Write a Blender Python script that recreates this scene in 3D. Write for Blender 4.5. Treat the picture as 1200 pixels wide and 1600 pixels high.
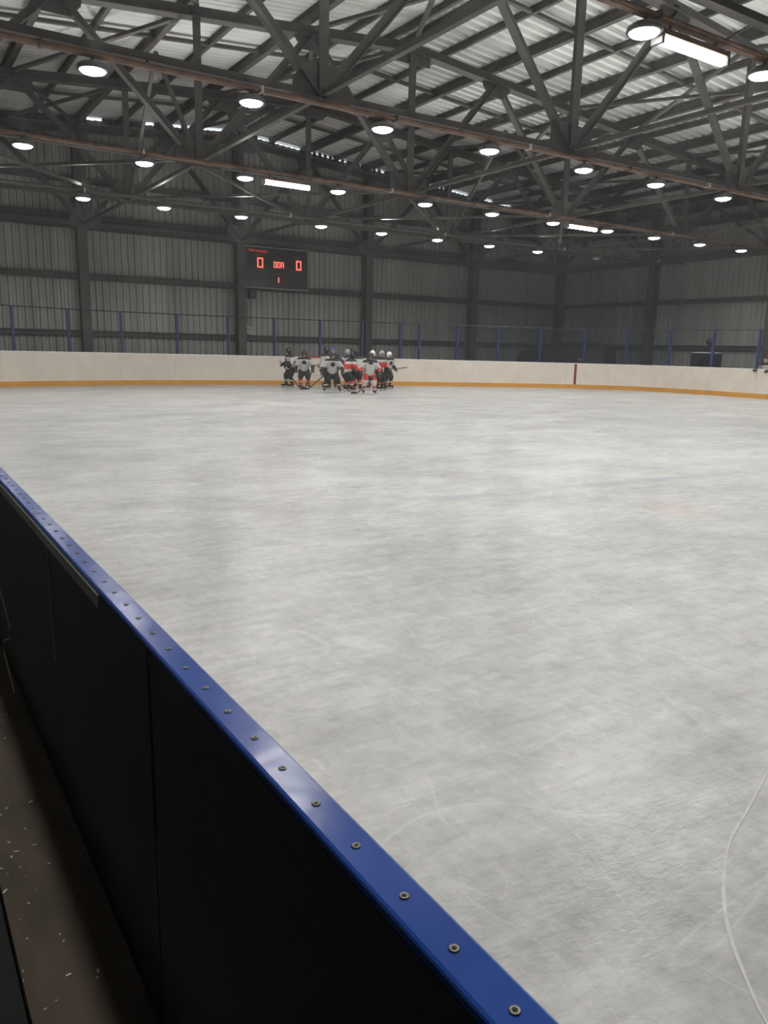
import bpy, bmesh, math, random
from mathutils import Vector, Matrix
random.seed(7)
S = bpy.context.scene
COL = S.collection
for o in list(bpy.data.objects): bpy.data.objects.remove(o)

# ------------------------------------------------------------------ camera
CAM = Vector((-12.8576, -30.9427, 1.42))
YAW, PITCH, ROLL, FPX = 0.57881, 0.20705, 0.02094, 1205.0
fw = Vector((math.sin(YAW)*math.cos(PITCH), math.cos(YAW)*math.cos(PITCH), -math.sin(PITCH)))
rt = Vector((math.cos(YAW), -math.sin(YAW), 0)); up = rt.cross(fw)
r2 = rt*math.cos(ROLL) + up*math.sin(ROLL); u2 = up*math.cos(ROLL) - rt*math.sin(ROLL)
cd = bpy.data.cameras.new('camera'); cam = bpy.data.objects.new('camera', cd); COL.objects.link(cam)
cd.sensor_fit = 'VERTICAL'; cd.sensor_height = 36.0; cd.lens = FPX/1600*36; cd.clip_start = .02; cd.clip_end = 300
m = Matrix((r2, u2, -fw)).transposed().to_4x4(); m.translation = CAM
cam.matrix_world = m
S.camera = cam
# ------------------------------------------------------------------ world: overcast daylight seen only through the slits under the roof
W = bpy.data.worlds.new('world'); S.world = W; W.use_nodes = True
W.node_tree.nodes['Background'].inputs[0].default_value = (.86, .93, 1, 1)
W.node_tree.nodes['Background'].inputs[1].default_value = 2.5
# ------------------------------------------------------------------ view
S.view_settings.view_transform = 'Standard'; S.view_settings.look = 'None'
S.view_settings.gamma = 1; S.view_settings.use_curve_mapping = False
S.view_settings.exposure = 0.0
LAMP_W, UP_W, LENS_E, TUBE_E = 46.0, 22.0, 16.0, 9.0
try:
    S.cycles.use_denoising = True; S.cycles.max_bounces = 4; S.cycles.diffuse_bounces = 3
    S.cycles.transparent_max_bounces = 12; S.cycles.sample_clamp_indirect = 4
    S.cycles.use_adaptive_sampling = True; S.cycles.adaptive_threshold = .1; S.cycles.volume_bounces = 0
except Exception: pass

# ------------------------------------------------------------------ materials
MATS = {}
def mat(name, col, rough=.6, metal=0., var=.12, scale=6., bump=0., bscale=40., spec=.5, rnd=0., emit=None, stretch=(1, 1, 1)):
    if name in MATS: return MATS[name]
    M = bpy.data.materials.new(name); M.use_nodes = True; nt = M.node_tree; N = nt.nodes; L = nt.links
    b = N['Principled BSDF']; b.inputs['Roughness'].default_value = rough; b.inputs['Metallic'].default_value = metal
    b.inputs['Specular IOR Level'].default_value = spec
    tc = N.new('ShaderNodeTexCoord'); mp = N.new('ShaderNodeMapping'); mp.inputs['Scale'].default_value = stretch
    L.new(tc.outputs['Object'], mp.inputs[0])
    nz = N.new('ShaderNodeTexNoise'); nz.inputs['Scale'].default_value = scale; nz.inputs['Detail'].default_value = 2
    L.new(mp.outputs[0], nz.inputs['Vector'])
    rp = N.new('ShaderNodeValToRGB'); a = 1-var; c = 1+var
    rp.color_ramp.elements[0].position = .3; rp.color_ramp.elements[1].position = .7
    rp.color_ramp.elements[0].color = (col[0]*a, col[1]*a, col[2]*a, 1); rp.color_ramp.elements[1].color = (min(1, col[0]*c), min(1, col[1]*c), min(1, col[2]*c), 1)
    L.new(nz.outputs['Fac'], rp.inputs[0]); out = rp.outputs[0]
    if rnd:
        oi = N.new('ShaderNodeObjectInfo'); mr = N.new('ShaderNodeMapRange')
        mr.inputs['To Min'].default_value = 1-rnd; mr.inputs['To Max'].default_value = 1+rnd
        L.new(oi.outputs['Random'], mr.inputs[0])
        hs = N.new('ShaderNodeHueSaturation'); L.new(mr.outputs[0], hs.inputs['Value']); L.new(out, hs.inputs['Color']); out = hs.outputs[0]
    L.new(out, b.inputs['Base Color'])
    if bump:
        n2 = N.new('ShaderNodeTexNoise'); n2.inputs['Scale'].default_value = bscale; n2.inputs['Detail'].default_value = 2
        L.new(mp.outputs[0], n2.inputs['Vector'])
        bp = N.new('ShaderNodeBump'); bp.inputs['Strength'].default_value = bump; bp.inputs['Distance'].default_value = .02
        L.new(n2.outputs['Fac'], bp.inputs['Height']); L.new(bp.outputs[0], b.inputs['Normal'])
    if emit:
        b.inputs['Emission Color'].default_value = (*emit[0], 1); b.inputs['Emission Strength'].default_value = emit[1]; M.cycles.emission_sampling = 'NONE'
    MATS[name] = M; return M

STEEL = mat('steel_dark_paint', (.085, .081, .078), .6, .0, .2, 3)
STEEL2 = mat('steel_grey_paint', (.09, .087, .084), .55, .0, .2, 3)
SHEETW = mat('wall_sheet_galvanised', (.37, .374, .364), .5, .1, .12, .8, rnd=.12, stretch=(3, 3, .4))
SHEETR = mat('roof_sheet_galvanised', (.74, .745, .73), .5, .0, .10, .7, rnd=.05)
CONC = mat('concrete_dark', (.07, .066, .06), .8, 0, .3, 4, bump=.3)
RUBBER = mat('black_rubber', (.012, .012, .012), .8, 0, .2, 10, bump=.4, bscale=120)
PLY = mat('brown_walkway_board', (.10, .075, .052), .75, 0, .28, 9, bump=.25, bscale=90, stretch=(1, .35, 1))
CREAM = mat('cream_board_plastic', (.70, .635, .555), .45, 0, .05, 2, rnd=.02)
CREAMTOP = mat('white_board_cap', (.72, .72, .70), .4, 0, .04, 3)
ORANGE = mat('yellow_kick_plastic', (.62, .30, .055), .45, 0, .08, 3)
REDLINE = mat('red_stripe_paint', (.22, .03, .04), .5)
REDCAP = mat('red_cap_plastic', (.30, .05, .06), .45)
BLUECAP = mat('blue_cap_plastic', (.012, .064, .33), .22, 0, .10, 5, bump=.10, bscale=9, spec=.35)
DARKBOARD = mat('dark_outer_panel', (.013, .018, .025), .45, 0, .25, 3, bump=.05)
GREYSTRIP = mat('light_grey_steel_edge', (.42, .42, .39), .45, .2, .1, 8)
SCREW = mat('screw_zinc', (.19, .18, .15), .4, .7, .2, 60)
SCREWD = mat('screw_recess_dark', (.015, .015, .015), .7)
BLUEPOST = mat('blue_post_paint', (.02, .034, .115), .5, 0, .1, 5)
RAILD = mat('dark_rail_steel', (.03, .032, .035), .5, .2)
PIPE = mat('rusty_light_rail', (.20, .125, .09), .65, .1, .35, 4)
CLIP = mat('white_cable_clip', (.6, .58, .52), .5)
HOUS = mat('lamp_housing_grey', (.16, .16, .16), .5, .4)
SB = mat('scoreboard_black', (.012, .011, .011), .25, 0, .1, 4)
SBF = mat('scoreboard_frame', (.5, .5, .48), .5, .2)
LED = mat('led_red_digit', (.4, .02, .01), .4, emit=((1, .13, .10), 1.7))
LEDT = mat('led_red_text', (.4, .02, .01), .4, emit=((1, .05, .04), .55))
SBT = mat('scoreboard_dim_print', (.16, .12, .09), .5)
WHITE = mat('jersey_white', (.47, .46, .44), .8, 0, .10, 12)
BLACK = mat('cloth_black', (.018, .018, .02), .8, 0, .2, 12)
RED = mat('cloth_red', (.50, .035, .03), .75, 0, .1, 12)
NAVY = mat('cloth_navy', (.03, .035, .08), .8)
BLUECLOTH = mat('cloth_blue', (.05, .10, .38), .7)
GREYC = mat('cloth_grey', (.33, .32, .30), .8)
SKIN = mat('skin', (.45, .28, .21), .55, 0, .05, 20)
HELB = mat('helmet_black', (.015, .015, .016), .3)
HELW = mat('helmet_white', (.72, .71, .69), .3)
HELG = mat('helmet_grey', (.30, .29, .28), .35)
WIRE = mat('cage_wire', (.25, .25, .25), .35, .8)
BLADE = mat('skate_blade_steel', (.6, .6, .6), .3, .8)
STICK = mat('stick_dark', (.03, .028, .026), .45)
STICKT = mat('stick_tape_pale', (.5, .42, .34), .7)
HAIR = mat('hair_dark', (.02, .015, .012), .7)
TARP = mat('dark_tarpaulin', (.028, .034, .038), .6, 0, .3, 2, bump=.5, bscale=4)
CAB = mat('dark_blue_cabinet', (.022, .028, .05), .5)
GREYBOX = mat('light_grey_box', (.40, .40, .39), .5)
PINK = mat('orange_vest', (.75, .22, .10), .6)
CRUMB = mat('ice_crumbs_white', (.75, .76, .76), .5)
CABLE = mat('pale_cable', (.55, .55, .52), .5)

def emis(name, col, st):
    M = bpy.data.materials.new(name); M.use_nodes = True; b = M.node_tree.nodes['Principled BSDF']
    b.inputs['Base Color'].default_value = (.8, .8, .8, 1)
    b.inputs['Emission Color'].default_value = (*col, 1); b.inputs['Emission Strength'].default_value = st
    M.cycles.emission_sampling = 'NONE'     # the lamp's own area light does the lighting
    return M
LENS = emis('lamp_lens_lit', (1, .985, .95), LENS_E)
TUBE = emis('fluorescent_tube_lit', (1, .985, .95), TUBE_E)
LENSOFF = mat('lamp_lens_unlit', (.5, .5, .48), .4)

def glass_mat():
    M = bpy.data.materials.new('acrylic_shield'); M.use_nodes = True; nt = M.node_tree; N = nt.nodes; L = nt.links
    for n in list(N): N.remove(n)
    o = N.new('ShaderNodeOutputMaterial'); mx = N.new('ShaderNodeMixShader'); tr = N.new('ShaderNodeBsdfTransparent'); gl = N.new('ShaderNodeBsdfPrincipled')
    tr.inputs[0].default_value = (.90, .93, .95, 1)
    gl.inputs['Base Color'].default_value = (.06, .07, .10, 1); gl.inputs['Roughness'].default_value = .12
    nz = N.new('ShaderNodeTexNoise'); nz.inputs['Scale'].default_value = 2.
    mr = N.new('ShaderNodeMapRange'); mr.inputs['To Min'].default_value = .05; mr.inputs['To Max'].default_value = .13
    L.new(nz.outputs['Fac'], mr.inputs[0]); L.new(mr.outputs[0], mx.inputs[0])
    L.new(tr.outputs[0], mx.inputs[1]); L.new(gl.outputs[0], mx.inputs[2]); L.new(mx.outputs[0], o.inputs[0])
    return M
GLASS = glass_mat()

def ice_mat():
    M = bpy.data.materials.new('skated_ice'); M.use_nodes = True; nt = M.node_tree; N = nt.nodes; L = nt.links
    b = N['Principled BSDF']; tc = N.new('ShaderNodeTexCoord'); co = tc.outputs['Object']
    def node(t, **k):
        n = N.new(t)
        for a, v in k.items(): n.inputs[a].default_value = v
        return n
    def noise(scale, detail=4, dist=0., st=(1, 1, 1), rz=0., rough=.55):
        mp = node('ShaderNodeMapping'); mp.inputs['Scale'].default_value = st; mp.inputs['Rotation'].default_value = (0, 0, rz)
        L.new(co, mp.inputs[0]); n = node('ShaderNodeTexNoise', Scale=scale, Detail=detail, Distortion=dist, Roughness=rough)
        L.new(mp.outputs[0], n.inputs['Vector']); return n.outputs['Fac']
    def math_(op, a, bb=None, clamp=False):
        n = N.new('ShaderNodeMath'); n.operation = op; n.use_clamp = clamp
        for i, v in enumerate((a, bb)):
            if v is None: continue
            if isinstance(v, (int, float)): n.inputs[i].default_value = v
            else: L.new(v, n.inputs[i])
        return n.outputs[0]
    def mr(v, a, bb, c=0., d=1., smooth=False):
        n = node('ShaderNodeMapRange'); n.inputs['From Min'].default_value = a; n.inputs['From Max'].default_value = bb
        n.inputs['To Min'].default_value = c; n.inputs['To Max'].default_value = d
        if smooth: n.interpolation_type = 'SMOOTHSTEP'
        L.new(v, n.inputs[0]); return n.outputs[0]
    def line(v, w):   # thin iso-line of a noise field
        return mr(math_('ABSOLUTE', math_('SUBTRACT', v, .5)), 0, w, 1, 0)
    big = noise(.25, 2); mid = noise(.8, 7, .1, (.85, 1.15, 1), .35, .74)
    st1 = noise(7, 5, .1, (.5, 1.5, 1), .25, .72); st2 = noise(16, 2, .1, (1.2, .5, 1), -.4, .6)
    l1 = line(noise(1.1, 1, .5, (.5, 1.3, 1), .3), .0035); l2 = line(noise(2.0, 1, .4, (1.3, .45, 1), .8), .0055)
    cut = math_('MULTIPLY', math_('ADD', line(noise(3.1, 1, .2, (.35, 1.5, 1), .15), .010), line(noise(4.3, 1, .2, (.5, 1.3, 1), -.5), .012)), mr(mid, .42, .6, 0, 1), True)
    scr = math_('MULTIPLY', math_('ADD', l1, l2), mr(big, .45, .6, .25, 1), True)
    v = math_('ADD', mr(big, .3, .7, -.02, .02), mr(mid, .37, .63, -.10, .075))
    v = math_('ADD', v, mr(st1, .35, .65, -.06, .06)); v = math_('ADD', v, mr(st2, .3, .7, -.035, .035))
    v = math_('ADD', v, .50); v = math_('ADD', math_('ADD', v, math_('MULTIPLY', scr, .065)), math_('MULTIPLY', cut, -.05))
    cmb = N.new('ShaderNodeCombineColor')
    L.new(v, cmb.inputs[0]); L.new(math_('MULTIPLY', v, 1.0), cmb.inputs[1]); L.new(math_('MULTIPLY', v, .98), cmb.inputs[2])
    # worn blue line frozen under the surface, faint red spot
    sp = N.new('ShaderNodeSeparateXYZ'); L.new(co, sp.inputs[0])
    dy = math_('ABSOLUTE', math_('ADD', math_('ADD', sp.outputs[1], 25.05), math_('MULTIPLY', math_('ADD', sp.outputs[0], 8.), .055)))
    lm = math_('MULTIPLY', mr(dy, .03, .16, 1, 0, True), mr(noise(.9, 4, .3), .40, .62, 0, .75))
    mx = N.new('ShaderNodeMix'); mx.data_type = 'RGBA'; L.new(lm, mx.inputs[0]); L.new(cmb.outputs[0], mx.inputs[6]); mx.inputs[7].default_value = (.34, .36, .42, 1)
    dx = math_('ADD', sp.outputs[0], 6.6); dy2 = math_('ADD', sp.outputs[1], 26.45)
    rr = math_('SQRT', math_('ADD', math_('MULTIPLY', dx, dx), math_('MULTIPLY', dy2, dy2)))
    sm = math_('MULTIPLY', mr(rr, .12, .42, 1, 0, True), mr(noise(4, 3), .35, .65, .05, .4))
    mx2 = N.new('ShaderNodeMix'); mx2.data_type = 'RGBA'; L.new(sm, mx2.inputs[0]); L.new(mx.outputs[2], mx2.inputs[6]); mx2.inputs[7].default_value = (.62, .42, .40, 1)
    L.new(mx2.outputs[2], b.inputs['Base Color'])
    b.inputs['Roughness'].default_value = .30; b.inputs['IOR'].default_value = 1.31
    bp = node('ShaderNodeBump', Strength=.22, Distance=.008); L.new(noise(45, 2, .4, (.6, 1.3, 1), .4), bp.inputs['Height']); L.new(bp.outputs[0], b.inputs['Normal'])
    return M
ICE = ice_mat()

# ------------------------------------------------------------------ helpers
def link(o, parent=None):
    COL.objects.link(o)
    if parent is not None: o.parent = parent
    return o
def obj(name, verts, faces, material, parent=None, smooth=False):
    me = bpy.data.meshes.new(name); me.from_pydata([tuple(v) for v in verts], [], faces); me.update()
    for mt in (material if isinstance(material, (list, tuple)) else [material]): me.materials.append(mt)
    if smooth: me.polygons.foreach_set('use_smooth', [True]*len(me.polygons))
    return link(bpy.data.objects.new(name, me), parent)
def share(name, src, parent, loc=(0, 0, 0), rot=None):
    o = bpy.data.objects.new(name, src.data); link(o, parent); o.location = loc
    if rot: o.rotation_euler = rot
    return o
def tag(o, label, cat, group=None):
    o['label'] = label; o['category'] = cat
    if group: o['group'] = group
    return o
def struct(o, label=None):
    o['kind'] = 'structure'
    if label: o['label'] = label
    return o
def empty(name, loc=(0, 0, 0), rz=0.):
    o = bpy.data.objects.new(name, None); o.location = loc; o.rotation_euler = (0, 0, rz); COL.objects.link(o); o.empty_display_size = .2
    return o
class MB:
    def __init__(s): s.v = []; s.f = []; s.m = []; s.mi = 0
    def add(s, v, f):
        n = len(s.v); s.v += [tuple(x) for x in v]; s.f += [tuple(i+n for i in q) for q in f]; s.m += [s.mi]*len(f); return s
    def box(s, x0, x1, y0, y1, z0, z1):
        return s.add([(x0, y0, z0), (x1, y0, z0), (x1, y1, z0), (x0, y1, z0), (x0, y0, z1), (x1, y0, z1), (x1, y1, z1), (x0, y1, z1)],
                     [(3, 2, 1, 0), (4, 5, 6, 7), (0, 1, 5, 4), (1, 2, 6, 5), (2, 3, 7, 6), (3, 0, 4, 7)])
    def beam(s, p0, p1, prof, upv=None):
        p0 = Vector(p0); p1 = Vector(p1); d = (p1-p0).normalized()
        u_ = Vector(upv) if upv else (Vector((0, 0, 1)) if abs(d.z) < .95 else Vector((0, 1, 0)))
        a = d.cross(u_).normalized(); b = a.cross(d); n = len(prof)
        v = [p0+a*x+b*y for x, y in prof]+[p1+a*x+b*y for x, y in prof]
        f = [(i, (i+1) % n, (i+1) % n+n, i+n) for i in range(n)]+[tuple(reversed(range(n))), tuple(range(n, 2*n))]
        return s.add(v, f)
    def tube(s, pts, r, n=8):
        pts = [Vector(p) for p in pts]; rs = r if isinstance(r, (list, tuple)) else [r]*len(pts); v = []; f = []
        for i, p in enumerate(pts):
            d = (pts[min(i+1, len(pts)-1)]-pts[max(i-1, 0)]).normalized(); u_ = Vector((0, 0, 1)) if abs(d.z) < .9 else Vector((0, 1, 0))
            a = d.cross(u_).normalized(); b = a.cross(d)
            v += [p+(a*math.cos(2*math.pi*k/n)+b*math.sin(2*math.pi*k/n))*rs[i] for k in range(n)]
        for i in range(len(pts)-1):
            f += [(i*n+k, i*n+(k+1) % n, (i+1)*n+(k+1) % n, (i+1)*n+k) for k in range(n)]
        f += [tuple(reversed(range(n))), tuple(range((len(pts)-1)*n, len(pts)*n))]
        return s.add(v, f)
    def lathe(s, prof, n=20, c=(0, 0, 0)):
        v = [(c[0]+r*math.cos(2*math.pi*k/n), c[1]+r*math.sin(2*math.pi*k/n), c[2]+z) for r, z in prof for k in range(n)]; f = []
        for i in range(len(prof)-1): f += [(i*n+k, i*n+(k+1) % n, (i+1)*n+(k+1) % n, (i+1)*n+k) for k in range(n)]
        f += [tuple(reversed(range(n))), tuple(range((len(prof)-1)*n, len(prof)*n))]
        return s.add(v, f)
    def build(s, name, material, parent=None, smooth=False):
        o = obj(name, s.v, s.f, material, parent, smooth)
        if any(s.m): o.data.polygons.foreach_set('material_index', s.m)
        return o
def P_box(w, h): return [(-w/2, -h/2), (w/2, -h/2), (w/2, h/2), (-w/2, h/2)]
def P_I(w, h, t=.02):
    w2, h2 = w/2, h/2
    return [(-w2, -h2), (w2, -h2), (w2, -h2+t), (t/2, -h2+t), (t/2, h2-t), (w2, h2-t), (w2, h2), (-w2, h2), (-w2, h2-t), (-t/2, h2-t), (-t/2, -h2+t), (-w2, -h2+t)]
def P_T(w, h, t=.022):
    return [(-w/2, -h/2), (w/2, -h/2), (w/2, -h/2+t), (t/2+.008, -h/2+t), (t/2+.008, h/2), (-t/2-.008, h/2), (-t/2-.008, -h/2+t), (-w/2, -h/2+t)]
def beam(name, p0, p1, prof, material, parent=None, upv=None): return MB().beam(p0, p1, prof, upv).build(name, material, parent)
ORD = ['first', 'second', 'third', 'fourth', 'fifth', 'sixth', 'seventh', 'eighth', 'ninth', 'tenth', 'eleventh', 'twelfth']

# ------------------------------------------------------------------ the hall
HW, YB, BAY = 18.65, .25, 6.07
YF = -44.0
RIDGE, SLOPE = 9.86, .082
ZROOF = lambda x: RIDGE-abs(x)*SLOPE
G0, G1, G2 = 1.81, 3.86, 5.76
# floors
NEARX = CAM.x+.439     # ice side of the near barrier cap
ctrl = [(NEARX, -44), (NEARX, -30), (NEARX, -20), (NEARX, -11), (-12.0, -6.6), (-10.9, -4.4), (-9.55, -3.15), (-7.5, -2.55), (-5.28, -2.35), (-2.96, -2.46), (-.52, -2.82), (1.97, -3.39), (4.5, -4.1), (7.02, -5.18), (9.49, -6.37), (11.6, -7.6), (12.7, -8.72), (13.35, -9.83), (13.62, -11.18), (13.62, -12.6), (13.5, -14.1), (13.4, -16), (13.35, -20), (13.35, -30), (13.35, -44)]
def spline(c, n=8):
    out = []
    for i in range(len(c)-1):
        p = [Vector((*c[max(0, min(len(c)-1, i+k))], 0)) for k in (-1, 0, 1, 2)]
        for j in range(n):
            t = j/n; L0 = (p[2]-p[1]).length
            m1 = (p[2]-p[0])/max(1e-6, (p[2]-p[0]).length)*L0; m2 = (p[3]-p[1])/max(1e-6, (p[3]-p[1]).length)*L0
            out.append(p[1]*(2*t**3-3*t*t+1)+m1*(t**3-2*t*t+t)+p[2]*(-2*t**3+3*t*t)+m2*(t**3-t*t))
    out.append(Vector((*c[-1], 0))); return out
path = spline(ctrl)
ice = obj('floor', [(p.x, p.y, 0) for p in path], [tuple(reversed(range(len(path))))], ICE)
struct(ice, 'white skated ice surface of the rink with scratch marks')
# a long white skate groove near the camera and a darker one farther out
def ribbon(name, pts, w, material, parent, z=.0015):
    pts = spline(pts, 6); v = []; f = []
    for i, p in enumerate(pts):
        d = (pts[min(i+1, len(pts)-1)]-pts[max(0, i-1)]).normalized(); n = Vector((-d.y, d.x, 0)); ww = w*(.35+.65*math.sin(math.pi*(i+.5)/len(pts)))
        v += [p+n*ww/2+Vector((0, 0, z)), p-n*ww/2+Vector((0, 0, z))]
        if i: f.append((2*i-2, 2*i-1, 2*i+1, 2*i))
    return obj(name, v, f, material, parent)
GROOVE = mat('ice_groove_snow', (.60, .595, .58), .6, 0, .12, 30)
GROOVED = mat('ice_groove_grey', (.47, .47, .465), .45, 0, .25, 6)
ribbon('skate_groove', [(-10.35, -29.62), (-10.66, -29.73), (-10.86, -29.8), (-11.05, -29.91), (-11.19, -30.02), (-11.29, -30.13), (-11.36, -30.22), (-11.5, -30.5)], .010, GROOVE, ice)
fl = MB().box(-HW-.3, HW+.3, YF-.3, YB+.3, -.25, -.06).build('floor_concrete', CONC); struct(fl, 'dark concrete floor around the rink')

# corrugated sheets
def corr_profile(w, pitch, depth):
    """points (u, d) across one sheet"""
    pts = []; n = round(w/pitch)
    for i in range(n):
        a = i*pitch; pts += [(a, 0), (a+pitch*.38, 0), (a+pitch*.5, depth), (a+pitch*.88, depth)]
    pts.append((w, 0)); return pts
WP = corr_profile(1.0, .25, .06)
def wall_sheet(parent, org, du, dn, z0, ztop, w=1.0):
    v = []; f = []; org = Vector(org); du = Vector(du); dn = Vector(dn)
    for u_, d_ in WP:
        q = org+du*u_+dn*d_; v += [(q.x, q.y, z0), (q.x, q.y, ztop(q))]
    f = [(2*i, 2*i+2, 2*i+3, 2*i+1) for i in range(len(WP)-1)]
    return obj('wall_sheet', v, f, SHEETW, parent)
wb = MB().box(-HW, HW, YB-.05, YB+.2, -.06, .35).build('wall_back', CONC); struct(wb, 'grey corrugated gable wall behind the scoreboard')
GAP = .085
for i in range(38): wall_sheet(wb, (-19+i*1.0, YB, 0), (1, 0, 0), (0, -1, 0), .3, lambda q: ZROOF(q.x)-GAP)
wr = MB().box(HW-.05, HW+.2, YF, YB, -.06, .35).build('wall_right', CONC); struct(wr, 'grey corrugated side wall on the right')
for i in range(44): wall_sheet(wr, (HW, YB-i*1.0, 0), (0, -1, 0), (-1, 0, 0), .3, lambda q: ZROOF(HW)+.1)
wl = MB().box(-HW-.2, -HW+.05, YF, YB, -.06, ZROOF(HW)+.1).build('wall_left', SHEETW); struct(wl, 'side wall on the left outside the picture')
wf = MB().box(-HW, HW, YF-.2, YF+.05, -.06, RIDGE+.1).build('wall_front', SHEETW); struct(wf, 'wall behind the camera')
# girts
for nm, z, pr in (('g', G0, P_I(.16, .2)), ('g', G1, P_I(.16, .24)), ('g', 7.2, P_I(.14, .2)), ('g', 8.45, P_I(.14, .22))):
    xm = HW if z < 8.3 else (RIDGE-z)/SLOPE-.3
    for i in range(-4, 4):
        a, b_ = max(-xm, i*6.13), min(xm, (i+1)*6.13)
        if b_ > a+.1: beam('girt', (a, YB-.13, z), (b_, YB-.13, z), pr, STEEL, wb)
for z, dy in ((G2-.14, -.16), (G2+.16, -.22)):
    for i in range(-3, 3): beam('girt', (i*6.13, YB+dy, z), ((i+1)*6.13, YB+dy, z), P_I(.2, .2), STEEL, wb)
for i in range(-3, 3): beam('heating_pipe', (i*6.13, YB-.36, G2+.02), ((i+1)*6.13, YB-.36, G2+.02), [(.05*math.cos(a*.785), .05*math.sin(a*.785)) for a in range(8)], STEEL2, wb)
for z in (G0, G1, G2-.05, 7.2):
    for i in range(7): beam('girt', (HW-.13, YB-i*BAY, z), (HW-.13, YB-(i+1)*BAY, z), P_I(.16, .24 if z > 5 else .2), STEEL, wr)
# closure strips under the roof edge, leaving the daylight slits
slits = [(-5.65, -5.1, 0), (-3.65, -3.2, 0), (-2.5, -2.15, 0), (-1.95, -1.78, 0), (-1.6, -1.45, 0), (-1.27, -.25, 0), (.4, .52, 0), (1.0, 1.62, 0), (1.77, 2.95, 0), (3.4, 4.53, 1), (4.78, 5.32, 1), (5.58, 5.9, 1), (6.4, 7.15, 1), (9.65, 10.6, 1), (10.8, 12.0, 0), (13.0, 13.75, 0), (13.9, 14.75, 0)]
closed = []; x = -HW
for a, b_, dot in slits:
    closed.append((x, a)); x = b_
    if dot:
        t = a
        while t+.26 < b_: closed.append((t+.14, t+.26)); t += .26
closed.append((x, HW))
for a, b_ in closed:
    segs = [(a, b_)] if a*b_ >= 0 else [(a, 0), (0, b_)]
    for s0, s1 in segs:
        v = []
        for y in (YB-.06, YB+.02):
            v += [(s0, y, ZROOF(s0)-.2), (s1, y, ZROOF(s1)-.2), (s1, y, ZROOF(s1)+.04), (s0, y, ZROOF(s0)+.04)]
        obj('closure_strip', v, [(0, 1, 2, 3), (7, 6, 5, 4), (0, 4, 5, 1), (1, 5, 6, 2), (2, 6, 7, 3), (3, 7, 4, 0)], STEEL2, wb)
# columns
def column(name, x, y, top, rz, label):
    e = empty(name, (x, y, -.06), rz); struct(e, label)
    beam('shaft', (0, 0, 0), (0, 0, top), P_I(.34, .40, .03), STEEL2, e)
    MB().box(-.28, .28, -.3, .3, 0, .04).build('base_plate', STEEL2, e)
    return e
for i, nm in zip(range(-2, 3), ('left of the picture', 'left of the scoreboard', 'beside the scoreboard', 'behind the huddle', 'right of the huddle')):
    column('column', i*6.13+.0, -.12, ZROOF(i*6.13)-.35, 0, 'steel column on the gable wall '+nm)
column('column', 18.25, -.1, ZROOF(18)-.3, 0, 'dark steel corner column where the walls meet')
for i in range(1, 7): column('column', 18.3, -i*BAY, ZROOF(18)-.3, math.pi/2, ORD[i-1]+' steel column from the corner on the side wall')
# roof sheets
for nm, sg in (('ceiling_left', -1), ('ceiling_right', 1)):
    L0 = sg*(HW+.35); RP = corr_profile(1.0, .25 if sg < 0 else 1/3, .02 if sg < 0 else .11)
    # ridge flashing is the parent piece
    e = obj(nm, [(0, YB+.25, RIDGE+.05), (0, YF, RIDGE+.05), (sg*.35, YF, RIDGE+.05-.35*SLOPE), (sg*.35, YB+.25, RIDGE+.05-.35*SLOPE)], [(0, 1, 2, 3)], SHEETR)
    struct(e, 'corrugated metal roof slope on the '+('left' if sg < 0 else 'right')+' of the ridge')
    v = []
    for u_, d_ in RP: v += [(0, -u_, RIDGE+d_), (L0, -u_, RIDGE-abs(L0)*SLOPE+d_)]
    f = [(2*i, 2*i+2, 2*i+3, 2*i+1) for i in range(len(RP)-1)]
    src = None
    for k in range(45):
        y = YB+.25-k*1.0
        if src is None: src = obj('roof_sheet', v, f, SHEETR, e); src.location.y = y
        else: share('roof_sheet', src, e, (0, y, 0))
    for x in (.25, 1.5, 3, 4.5, 6, 7.5, 9, 10.5, 12, 13.5, 15, 16.5, 18):
        thick = abs(x/3-round(x/3)) < .01
        h = .28 if thick else .18; w = .16 if thick else .1
        z = ZROOF(x)-h/2-.005
        beam('purlin', (sg*x, YB-.05, z), (sg*x, -40, z), P_I(w, h, .018), STEEL, e)
    # mid-bay sag struts
    for k in range(6):
        y = -3.03-k*BAY
        beam('sag_strut', (sg*.3, y, ZROOF(.3)-.13), (sg*18, y, ZROOF(18)-.13), P_box(.12, .08), STEEL, e)
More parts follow.
